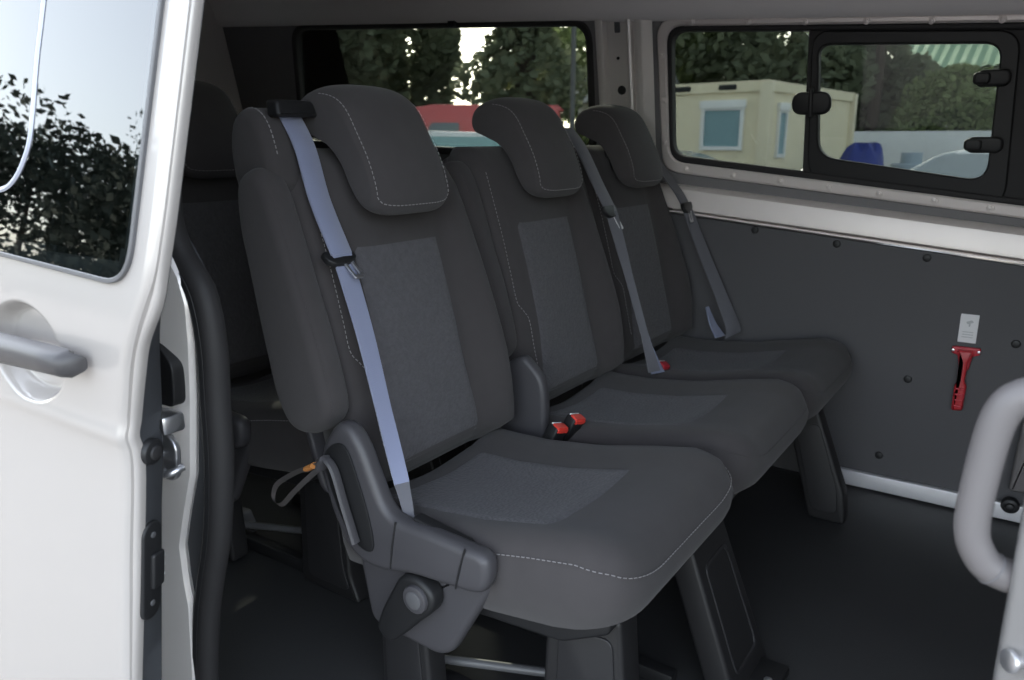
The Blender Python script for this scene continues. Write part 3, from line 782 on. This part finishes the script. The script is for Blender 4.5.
for z in zs_[::2]:
    y = ydS(z); a, b = xe(z), xfl(z)
    rows.append([Vector(p) for p in ((a-.001, y+.005, z), (a, y+.010, z), (lerp(a, b, .25), y+.012, z), (lerp(a, b, .45), y+.008, z), (lerp(a, b, .7), y+.009, z), (lerp(a, b, .93), y+.012, z), (b, y+.016, z), (b-.002, y+.022, z))])
grid(bm, rows); obj('hem_flange', bm, 'rail_metal' if False else 'paint', dr, 50)
bm = B(); rows = []
for z in zs_[::2]:
    y = ydS(z); b = xfl(z)
    if z < .84: xp = interp(z, [-.45, .32, .567, .699, .832], [-.89, -.872, -.864, -.849, -.835]); yp = y+.055
    else: xp = b-.07; yp = y+.03
    rows.append([Vector((b-.002, y+.020, z)), Vector((b-.004, y+.024, z)), Vector((lerp(b, xp, .9), yp-.004, z)), Vector((xp-.004, yp, z)), Vector((xp-.06, yp+.004, z)), Vector((xp-.60, yp+.004, z))])
grid(bm, rows); obj('shut_face', bm, 'shut', dr, 40)
GD = lambda a, b, d: Vector((a, yd(b)-d, b))
def dense(poly, st=.03):
    out = []
    for i in range(len(poly)):
        a = poly[i]; b = poly[(i+1) % len(poly)]; k = max(1, int(math.hypot(a[0]-b[0], a[1]-b[1])/st))
        out += [(lerp(a[0], b[0], j/k), lerp(a[1], b[1], j/k)) for j in range(k)]
    return out
gd = dense(gl)
bm = B(); slab(bm, inset(gd, .003), GD, -.003, .004, .001, 2); gp = obj('window_pane', bm, 'doorglass', dr, 5)
gp['label'] = 'dark tinted pane mirroring sky and trees'
bm = B(); frame(bm, inset(gd, -.002), inset(gd, .004), GD, -.004, .005, .001); obj('pane_edge', bm, 'mid', dr)
ln = [(-1.024, 1.26), (-1.029, 1.162), (-1.037, 1.094), (-1.042, 1.012), (-1.056, .976), (-1.080, .951), (-1.116, .938), (-1.2, .935), (-1.6, .95)]
P3 = spline([(a, 0, b) for a, b in ln], 6)
bm = B(); rows = []
for i, p in enumerate(P3):
    t_ = (P3[min(i+1, len(P3)-1)]-P3[max(0, i-1)]).normalized(); nv = Vector((-t_.z, 0, t_.x))*.0035
    rows.append([GD((p-nv).x, (p-nv).z, .004), GD((p-nv*.4).x, (p-nv*.4).z, .0065), GD((p+nv*.4).x, (p+nv*.4).z, .0065), GD((p+nv).x, (p+nv).z, .004)])
grid(bm, rows); obj('slider_edge', bm, mat('grey_edging', (.40, .42, .50), .4, .2), dr)
# sheet added inside the door so the glass reads dark with a bluish haze
bm = B(); slab(bm, [(-1.75, .84), (-.93, .84), (-.93, 1.26), (-1.75, 1.26)], GD, -.05, -.04, .002); obj('glass_backing', bm, mat('blue_grey_backing', (.16, .19, .23), .8), dr)
# outer handle
hd = [(-1.30, .765), (-1.049, .769), (-.904, .772), (-.870, .771), (-.858, .762), (-.860, .748), (-.877, .740), (-1.06, .732), (-1.30, .726)]
bm = B(); rows = []
hx = [(-1.30, .720, .758), (-1.18, .722, .763), (-1.08, .725, .765), (-1.01, .729, .767), (-.95, .732, .768), (-.908, .734, .768), (-.899, .736, .766), (-.893, .742, .760)]
for x, z0, z1 in hx:
    yh = .424 if x > -1.2 else .43
    dep = .014 if x < -.905 else .008
    rows.append([Vector((x, yh+dd*dep+(.012 if x > -.897 else 0), lerp(z0, z1, u))) for u, dd in ((0, .5), (.08, -.2), (.25, -.7), (.52, -.9), (.80, -.75), (.95, -.1), (1, .6), (.85, 1), (.5, 1.1), (.15, 1))])
loft(bm, rows); hb = obj('door_handle', bm, mat('grey_handle', (.055, .052, .054), .42, 0, .45), dr, 50); hb['label'] = 'grey bar handle over a rounded recess'
# fittings on the shut face
def SF(z, u):
    y = ydS(z); b = xfl(z); xp = interp(z, [-.45, .32, .567, .699, .832], [-.89, -.872, -.864, -.849, -.835])
    return Vector((b-.004, y+.024, z)).lerp(Vector((lerp(b, xp, .9), y+.051, z)), u)
def face_frame(z):
    o_ = SF(z, .5); a_ = (SF(z, 1)-SF(z, 0)).normalized(); b_ = (SF(z+.05, .5)-SF(z-.05, .5)).normalized(); n_ = a_.cross(b_).normalized()
    if n_.x < 0: n_ = -n_
    return o_-a_*.007, a_, b_, n_
o1, a1, b1, n1 = face_frame(.640)
bm = B(); disc(bm, o1-n1*.003, n1, .0165, .011, 24, .5); bu = obj('bump_stop', bm, 'black', dr)
bm = B(); disc(bm, o1+n1*.007, n1, .009, .004, 18, .5); obj('bump_core', bm, 'rubber', bu)
o2, a2, b2, n2 = face_frame(.486)
CF = lambda a, b, d: o2+a2*a+b2*b+n2*d
bm = B(); slab(bm, rrect(-.0165, -.066, .0165, .064, .0160, 8), CF, -.006, .005, .003); cu_ = obj('contact_unit', bm, 'black', dr); cu_['label'] = 'black oval contact unit with pins'
bm = B(); slab(bm, rrect(-.004, -.025, .0165, .022, .004, 4), CF, .0, .010, .003); obj('contact_block', bm, 'black', cu_)
for k in (-.014, 0, .012):
    bm = B(); disc(bm, CF(.0155, k, .006), a2, .0024, .003, 8); obj('contact_pin', bm, 'white', cu_)
for zz_ in (.525, .434):
    o3 = CF(0, zz_-.478, .004); bm = B(); disc(bm, o3, n2, .004, .002, 10); obj('contact_screw', bm, 'mid', cu_)

# ------------------------------------------------------------------ outside
GZ = -.56
bm = B(); box(bm, (-90, -70, GZ-.05), (70, 120, GZ), 0); g = struct('ground', bm, mat('asphalt', (.16, .155, .15), .9, 0, .2, ('noise', 30, .4, .01), var=.2, var_scale=2))
random.seed(4)
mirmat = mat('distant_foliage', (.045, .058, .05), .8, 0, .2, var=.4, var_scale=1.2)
leafmats = [mat('dark_foliage', (.20, .225, .15), .8, 0, .2, var=.4, var_scale=1.5), mat('mid_foliage', (.23, .28, .13), .8, 0, .2, var=.4, var_scale=1.2), mat('olive_foliage', (.24, .24, .06), .8, 0, .2, var=.4, var_scale=1.2)]
for lm in leafmats:
    nt_ = lm.node_tree; pb = nt_.nodes['Principled BSDF']; tr = nt_.nodes.new('ShaderNodeBsdfTranslucent'); mx_ = nt_.nodes.new('ShaderNodeMixShader'); mx_.inputs[0].default_value = .5
    nt_.links.new(pb.inputs['Base Color'].links[0].from_socket, tr.inputs['Color']); nt_.links.new(pb.outputs[0], mx_.inputs[1]); nt_.links.new(tr.outputs[0], mx_.inputs[2])
    nt_.links.new(mx_.outputs[0], nt_.nodes['Material Output'].inputs[0])
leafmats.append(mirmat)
bark = mat('bark', (.06, .045, .035), .9)
def tree(name, label, cat, x, y, h, w, kind='round', n=2600, m=0, leaf=.16, base=.12, group=None, low=.25):
    t = thing(name, label, cat, (x, y, GZ), group); rnd = random.Random(int(x*31+y*17))
    bm = B(); tube(bm, [(x, y, GZ), (x+.1, y, GZ+h*.4), (x, y+.1, GZ+h*.85)], [h*.025, h*.016, h*.004], 8); obj('trunk', bm, bark, t)
    bm = B()
    lumps = []
    for k in range(16 if kind == 'round' else 0):
        a = rnd.uniform(0, 2*PI); u = rnd.uniform(low, .92); rr = w*.33*math.sin(PI*min(.95, u))
        lumps.append((x+rr*math.cos(a), y+rr*math.sin(a), GZ+h*u, w*rnd.uniform(.16, .28)))
    for k in range(n):
        if kind == 'round':
            cx, cy, cz, R = rnd.choice(lumps); v = Vector((rnd.gauss(0, 1), rnd.gauss(0, 1), rnd.gauss(0, 1))).normalized()*R*rnd.uniform(.6, 1.05)
            p = Vector((cx, cy, cz))+v
        else:
            u = rnd.uniform(base, 1)**.9; R = w*.5*(1-u)**.75*(.75+.35*math.sin(u*34+rnd.uniform(-.6, .6)))+.06
            a = rnd.uniform(0, 2*PI); q = rnd.uniform(.45, 1.05)
            p = Vector((x+R*q*math.cos(a), y+R*q*math.sin(a), GZ+h*u-.12*R*q))
        if p.z < GZ+.05: continue
        s = leaf*rnd.uniform(.5, 1.3); ax_ = Vector((rnd.gauss(0, 1), rnd.gauss(0, 1), rnd.gauss(0, .7))).normalized(); bx = ax_.orthogonal().normalized()*s*.6; ax_ = ax_*s
        bm.faces.new([bm.verts.new(p+ax_), bm.verts.new(p+bx), bm.verts.new(p-ax_), bm.verts.new(p-bx)])
    obj('crown', bm, leafmats[m], t, 179)
    return t
TG = 'trees beyond the van'
tree('leafy_tree', 'broad dark tree at left of the rear quarter window', 'tree', -17.9, 15.9, 9.5, 6.4, 'round', 14000, 0, .16, group=TG)
tree('leafy_tree', 'dark tree just left of the bright sky gap in the rear window', 'tree', -17.6, 19.6, 10.5, 3.9, 'round', 11000, 0, .16, group=TG)
tree('conifer_tree', 'tall dark conifer behind the middle headrest', 'tree', -11.9, 18.1, 14.0, 4.0, 'cone', 14000, 0, .15, group=TG)
tree('leafy_bush', 'green bush below the conifer in the rear window', 'bush', -8.9, 16.9, 2.6, 1.4, 'round', 5000, 1, .09, group=TG)
tree('leafy_bush', 'yellowish bush below the sky gap in the rear window', 'bush', -14.2, 21.4, 4.0, 2.2, 'round', 4000, 2, .10, group=TG)
tree('leafy_tree', 'tall dark tree at left behind the cream cabin', 'tree', -14.4, 31.0, 12.5, 9.0, 'round', 14000, 1, .2, group=TG)
tree('leafy_tree', 'tall dark tree right behind the cream cabin', 'tree', -8.2, 29.5, 13.0, 8.0, 'round', 14000, 0, .2, group=TG)
tree('leafy_tree', 'dark tree above the pale yard wall', 'tree', -5.0, 27.2, 9.2, 4.6, 'round', 13000, 0, .17, group=TG, low=.12)
tree('leafy_tree', 'rounded green tree in front of the green roof', 'tree', -2.6, 26.2, 3.3, 3.2, 'round', 9000, 1, .10, group=TG, low=.2)
for i, (x, y, h, w) in enumerate([(-18, -10.6, 4.9, 6.2), (-25.5, -10.5, 6.6, 6.4), (-37, -21, 11, 9), (-11.6, -7.8, 4.6, 2.2)]):
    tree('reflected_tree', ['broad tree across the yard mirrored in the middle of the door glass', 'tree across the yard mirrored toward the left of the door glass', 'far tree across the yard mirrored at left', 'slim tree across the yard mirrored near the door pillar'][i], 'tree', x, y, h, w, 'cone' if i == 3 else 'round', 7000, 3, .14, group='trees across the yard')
hg = thing('clipped_hedge', 'long dark hedge across the yard mirrored low in the door glass', 'hedge', (-30, -9, GZ)); rnd = random.Random(8); bm = B()
box(bm, (-60, -16, GZ), (-12, -15, GZ+2.6), .2)
for k in range(9000):
    p = Vector((rnd.uniform(-60, -12), rnd.uniform(-16.1, -14.7), GZ+rnd.uniform(0, 2.9)+.3*math.sin(k))); s_ = rnd.uniform(.08, .2)
    if p.z < GZ: p.z = GZ+.1
    a_ = Vector((rnd.gauss(0, 1), rnd.gauss(0, 1), rnd.gauss(0, 1))).normalized(); b_ = a_.orthogonal().normalized()*s_*.6; a_ *= s_
    bm.faces.new([bm.verts.new(q) for q in (p+a_, p+b_, p-a_, p-b_)])
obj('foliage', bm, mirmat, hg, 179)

# cream site cabin
cab = thing('site_cabin', 'cream container cabin with white framed windows beyond the front window', 'cabin', (-5.2, 15.2, GZ))
ca = Vector((-4.25, 14.0, 0)); ul = Vector((-1.0, .15, 0)).normalized(); ur = Vector((.07, 1, 0)).normalized()
cream = mat('cream_panel', (.76, .68, .50), .6); creamd = mat('cream_frame', (.68, .61, .46), .6)
FL = lambda a, b, d: ca+ul*a+ur*d+Vector((0, 0, GZ+b))
FR = lambda a, b, d: ca+ur*a+ul*d+Vector((0, 0, GZ+b))
bm = B(); H = 2.55; Wd, Dp = 2.4, 5.0
loft(bm, [[ca+ul*a+ur*b+Vector((0, 0, z)) for a, b in ((0, 0), (Wd, 0), (Wd, Dp), (0, Dp))] for z in (GZ+.08, GZ+H-.1)]); obj('body', bm, cream, cab)
bm = B(); loft(bm, [[ca+ul*a+ur*b+Vector((0, 0, z)) for a, b in ((-.05, -.05), (Wd+.05, -.05), (Wd+.05, Dp+.05), (-.05, Dp+.05))] for z in (GZ+H-.18, GZ+H)]); obj('roof_frame', bm, cream, cab)
for a, b in ((0, 0), (Wd, 0), (0, Dp)):
    c = ca+ul*a+ur*b; bm = B(); box(bm, (c.x-.1, c.y-.1, GZ), (c.x+.1, c.y+.1, GZ+H-.02), .01); obj('corner_post', bm, creamd, cab)
for F, a0, a1, b0, b1 in ((FL, .38, 1.22, 1.38, 2.14), (FR, .55, 1.0, 1.25, 2.1)):
    o_ = rrect(a0, b0, a1, b1, .01, 2)
    bm = B(); frame(bm, o_, rrect(a0+.07, b0+.07, a1-.07, b1-.07, .01, 2), F, .02, -.05, .002); wf = obj('window', bm, 'white', cab)
    bm = B(); slab(bm, rrect(a0+.06, b0+.06, a1-.06, b1-.06, .005, 2), F, .0, -.02, .002, 1); obj('pane', bm, mat('pale_pane', (.20, .32, .36), .5), wf)
    bm = B(); slab(bm, rrect(a0-.03, b1-.04, a1+.03, b1+.10, .01, 2), F, .02, -.07, .01); obj('shutter_box', bm, 'white', wf)
for a in (.55, 1.45):
    bm = B(); slab(bm, rrect(a, H-.14, a+.34, H-.05, .01, 2), FL, 0, -.06, .005); obj('roof_slot', bm, 'black', cab)
# dark gap strip on the cabin's right side
bm = B(); slab(bm, rrect(2.3, .1, 2.5, H-.25, .01, 2), FR, .02, -.03, .005); obj('dark_gap_strip', bm, 'mid', cab)

wl = obj_w = None
bm = B(); box(bm, (-6.5, 23.0, GZ), (8.0, 23.25, 1.22), .02)
yw_ = obj('yard_wall', bm, mat('pale_render', (.70, .71, .73), .8, var=.1), None, loc=(0, 23, GZ)); tag(yw_, 'long pale yard wall beyond the sliding window pane', 'wall')
# green-roofed building
gb = thing('green_roofed_building', 'white building with a ribbed green metal roof beyond the trees', 'building', (-1.5, 42, GZ))
bm = B(); box(bm, (-6, 40, GZ), (10, 50, 4.0), .02); obj('walls', bm, mat('white_wall', (.68, .68, .68), .8), gb)
bm = B(); rows = []
for k in range(81):
    x = -6.6+17.2*k/80; dz = .07 if k % 2 else 0
    rows.append([Vector((x, 39.2, 3.95+dz)), Vector((x, 44.5, 6.2+dz)), Vector((x, 50, 4.0+dz))])
grid(bm, rows); obj('roof', bm, mat('green_metal', (.16, .30, .17), .5), gb, 10)
bm = B(); box(bm, (-6.7, 44.2, 6.1), (10.7, 44.8, 6.9), .05); obj('ridge_parapet', bm, mat('stone', (.5, .47, .45), .8), gb)

# cars
def car(label, x, y, ang, col, L_=4.2, H_=1.45, van=False, glass_c=(.10, .13, .14)):
    t = thing('car', label, 'car', (x, y, GZ)); ca_, sa = math.cos(ang), math.sin(ang)
    T = lambda a, v, z: Vector((x+ca_*a-sa*v, y+sa*a+ca_*v, GZ+z))
    pm = mat('car_paint', col, .3, .1, .5, coat=.6)
    body = [(-L_/2, .35), (-L_/2+.02, .78), (-L_/2+.25, .92), (-L_*.18, .97), (L_*.30, .98), (L_/2-.06, .9), (L_/2, .6), (L_/2-.03, .32), (L_/2-.4, .22), (-L_/2+.4, .22)]
    bm = B(); slab(bm, rpoly(body, .1), lambda a, b, d: T(a, d, b), -.86, .86, .10, 4); obj('body', bm, pm, t)
    top = [(-L_*.24, .93), (-L_*.07, H_-.05), (0, H_), (L_*.24, H_-.02), (L_*.42, .95)]
    if van: top = [(-L_*.30, .93), (-L_*.2, H_-.06), (-L_*.1, H_), (L_*.44, H_-.02), (L_*.47, .95)]
    bm = B(); slab(bm, rpoly(top, .12), lambda a, b, d: T(a, d*(1-.14*(b-.93)/(H_-.93)), b), -.76, .76, .06, 3); obj('upper_body' if van else 'cabin_glass', bm, pm if van else mat('car_glass', glass_c, .08, 0, .7), t)
    if van:
        for v0, v1 in ((-.785, -.775), (.775, .785)):
            bm = B(); slab(bm, rpoly([(-L_*.17, 1.05), (-L_*.10, H_-.35), (L_*.02, H_-.35), (L_*.02, 1.05)], .05), lambda a, b, d: T(a, d*(1-.14*(b-.93)/(H_-.93)), b), v0, v1, .003); obj('side_glass', bm, mat('car_glass', glass_c, .08, 0, .7), t)
    bm = B(); tp2 = [(p[0]*.93, p[1]) for p in top]; r0 = top[1]; r1 = top[-2]
    slab(bm, rpoly([(r0[0]-.03, r0[1]-.06), (top[2][0], H_+.01), (r1[0], r1[1]+.01), (r1[0]+.12, r1[1]-.12)], .06), lambda a, b, d: T(a, d, b), -.66, .66, .03, 3); obj('roof', bm, pm, t)
    for a in (-L_*.31, L_*.31):
        for v in (-.88, .70):
            bm = B(); disc(bm, T(a, v, .31), (-sa, ca_, 0), .31, .18, 24, .2); wh = obj('wheel', bm, 'rubber', t)
            bm = B(); disc(bm, T(a, v-.005 if v < 0 else v+.185, .31), (-sa, ca_, 0), .19, .01, 20, .2); obj('wheel_rim', bm, 'bare', wh)
    for v in (-.55, .55):
        bm = B(); slab(bm, rrect(-.16, -.06, .16, .06, .04, 3), lambda a, b, d: T(-L_/2+.10-d, v+a, .72+b), 0, .11, .02); obj('headlamp', bm, 'sticker', t)
    return t
car('dark car parked before the cream cabin', -3.75, 8.7, 3.1, (.03, .035, .045), 4.2, 1.43)
car('white car parked before the pale yard wall', -.95, 11.6, .08, (.78, .78, .79), 4.2, 1.45, glass_c=(.35, .38, .40))
car('white car with greenish windscreen beyond the headrest gap', -7.0, 8.2, .75, (.72, .72, .72), 4.1, 1.66, glass_c=(.25, .42, .42))
car('red van parked beyond the white car in the rear window', -10.6, 13.6, .55, (.55, .06, .06), 4.8, 2.25, True)
bm = B(); rows = []
for i in range(9):
    u = i/8
    rows.append([Vector((-3.05+(.70*(1-u*.75))*math.cos(a)*(1+.15*math.sin(3*a+i)), 16.3+.6*(1-u*.75)*math.sin(a), GZ+.02+1.42*math.sin(u*PI/2)*(1+.06*math.sin(5*a)))) for a in [2*PI*k/24 for k in range(24)]])
loft(bm, rows); bt = obj('tarpaulin_heap', bm, mat('blue_tarpaulin', (.02, .035, .22), .5), None, 60, loc=(-3.05, 16.3, GZ)); tag(bt, 'bright blue tarpaulin heap before the pale yard wall', 'tarpaulin')
bm = B(); disc(bm, (-2.45, 18, GZ), (0, 0, 1), .38, 1.1, 18, .1); disc(bm, (-2.45, 18, GZ+1.1), (0, 0, 1), .2, .22, 18, .1)
dm = obj('drum', bm, mat('grey_blue_drum', (.30, .36, .42), .5), None, loc=(-2.45, 18, GZ)); tag(dm, 'grey blue drum standing by the pale yard wall', 'drum')
lpst = thing('lamp_post', 'thin grey lamp post in the right of the rear window', 'lamp post', (-8.0, 13.9, GZ))
bm = B(); tube(bm, [(-8.0, 13.9, GZ), (-8.0, 13.9, 5.5)], [.06, .04], 10); obj('pole', bm, 'mid', lpst)
bm = B(); tube(bm, spline([(-8.0, 13.9, 5.4), (-8.0, 13.7, 5.7), (-8.0, 13.0, 5.8)], 5), .035, 8); slab(bm, rrect(-8.12, 12.5, -7.88, 13.1, .05), lambda a, b, d: Vector((a, b, d)), 5.76, 5.86, .02); obj('lamp_head', bm, 'mid', lpst)
hs = thing('gabled_house', 'pale gabled house behind the lamp post', 'house', (-12.6, 25.0, GZ))
bm = B(); box(bm, (-13.6, 24, GZ), (-11.6, 28, 2.3), .02); obj('walls', bm, mat('house_render', (.45, .44, .42), .8), hs)
bm = B(); loft(bm, [[Vector((x, y, z)) for y, z in ((23.7, 2.2), (26, 3.9), (28.3, 2.2), (26, 2.1))] for x in (-13.8, -11.4)]); obj('roof', bm, mat('grey_tiles', (.30, .29, .29), .8), hs)
bm = B(); box(bm, (-24, 20.5, GZ), (-7.5, 20.7, 1.35), .02); fw = obj('boundary_wall', bm, mat('light_wall', (.5, .5, .5), .8), None, loc=(-15, 20.5, GZ)); tag(fw, 'low light wall beyond the red van in the rear window', 'wall')

# ------------------------------------------------------------------ light and camera
w = bpy.data.worlds.new('World'); S.world = w; w.use_nodes = True; nt = w.node_tree
bg = nt.nodes['Background']; sky = nt.nodes.new('ShaderNodeTexSky'); sky.sky_type = 'NISHITA'
sky.sun_disc = False; sky.sun_elevation = math.radians(28); sky.sun_rotation = math.radians(-42); sky.air_density = 1.2; sky.dust_density = 2.5
hsv = nt.nodes.new('ShaderNodeHueSaturation'); hsv.inputs['Saturation'].default_value = .46
nt.links.new(sky.outputs[0], hsv.inputs['Color']); nt.links.new(hsv.outputs[0], bg.inputs[0]); bg.inputs[1].default_value = .42
sd = bpy.data.lights.new('sun', 'SUN'); sd.energy = 3.4; sd.angle = math.radians(1.0); sd.color = (1, .92, .8)
so_ = bpy.data.objects.new('sun', sd); C.objects.link(so_)
az = math.radians(42); el = math.radians(28)
d = Vector((-math.sin(az)*math.cos(el), math.cos(az)*math.cos(el), math.sin(el)))
so_.rotation_euler = d.to_track_quat('Z', 'Y').to_euler()

cam = bpy.data.cameras.new('camera'); co = bpy.data.objects.new('camera', cam); C.objects.link(co); S.camera = co
cam.sensor_width = 36; cam.lens = 36*784/1024; cam.clip_start = .02; cam.clip_end = 500; cam.dof.use_dof = True; cam.dof.focus_distance = 1.4; cam.dof.aperture_fstop = 6.3
co.location = (0, 0, 1.0)
fwd = Vector((-.54405141, .80181499, -.24718574)); co.rotation_euler = fwd.to_track_quat('-Z', 'Y').to_euler()
S.view_settings.view_transform = 'Standard'; S.view_settings.look = 'None'; S.view_settings.gamma = 1; S.view_settings.use_curve_mapping = False
S.view_settings.exposure = 1.45
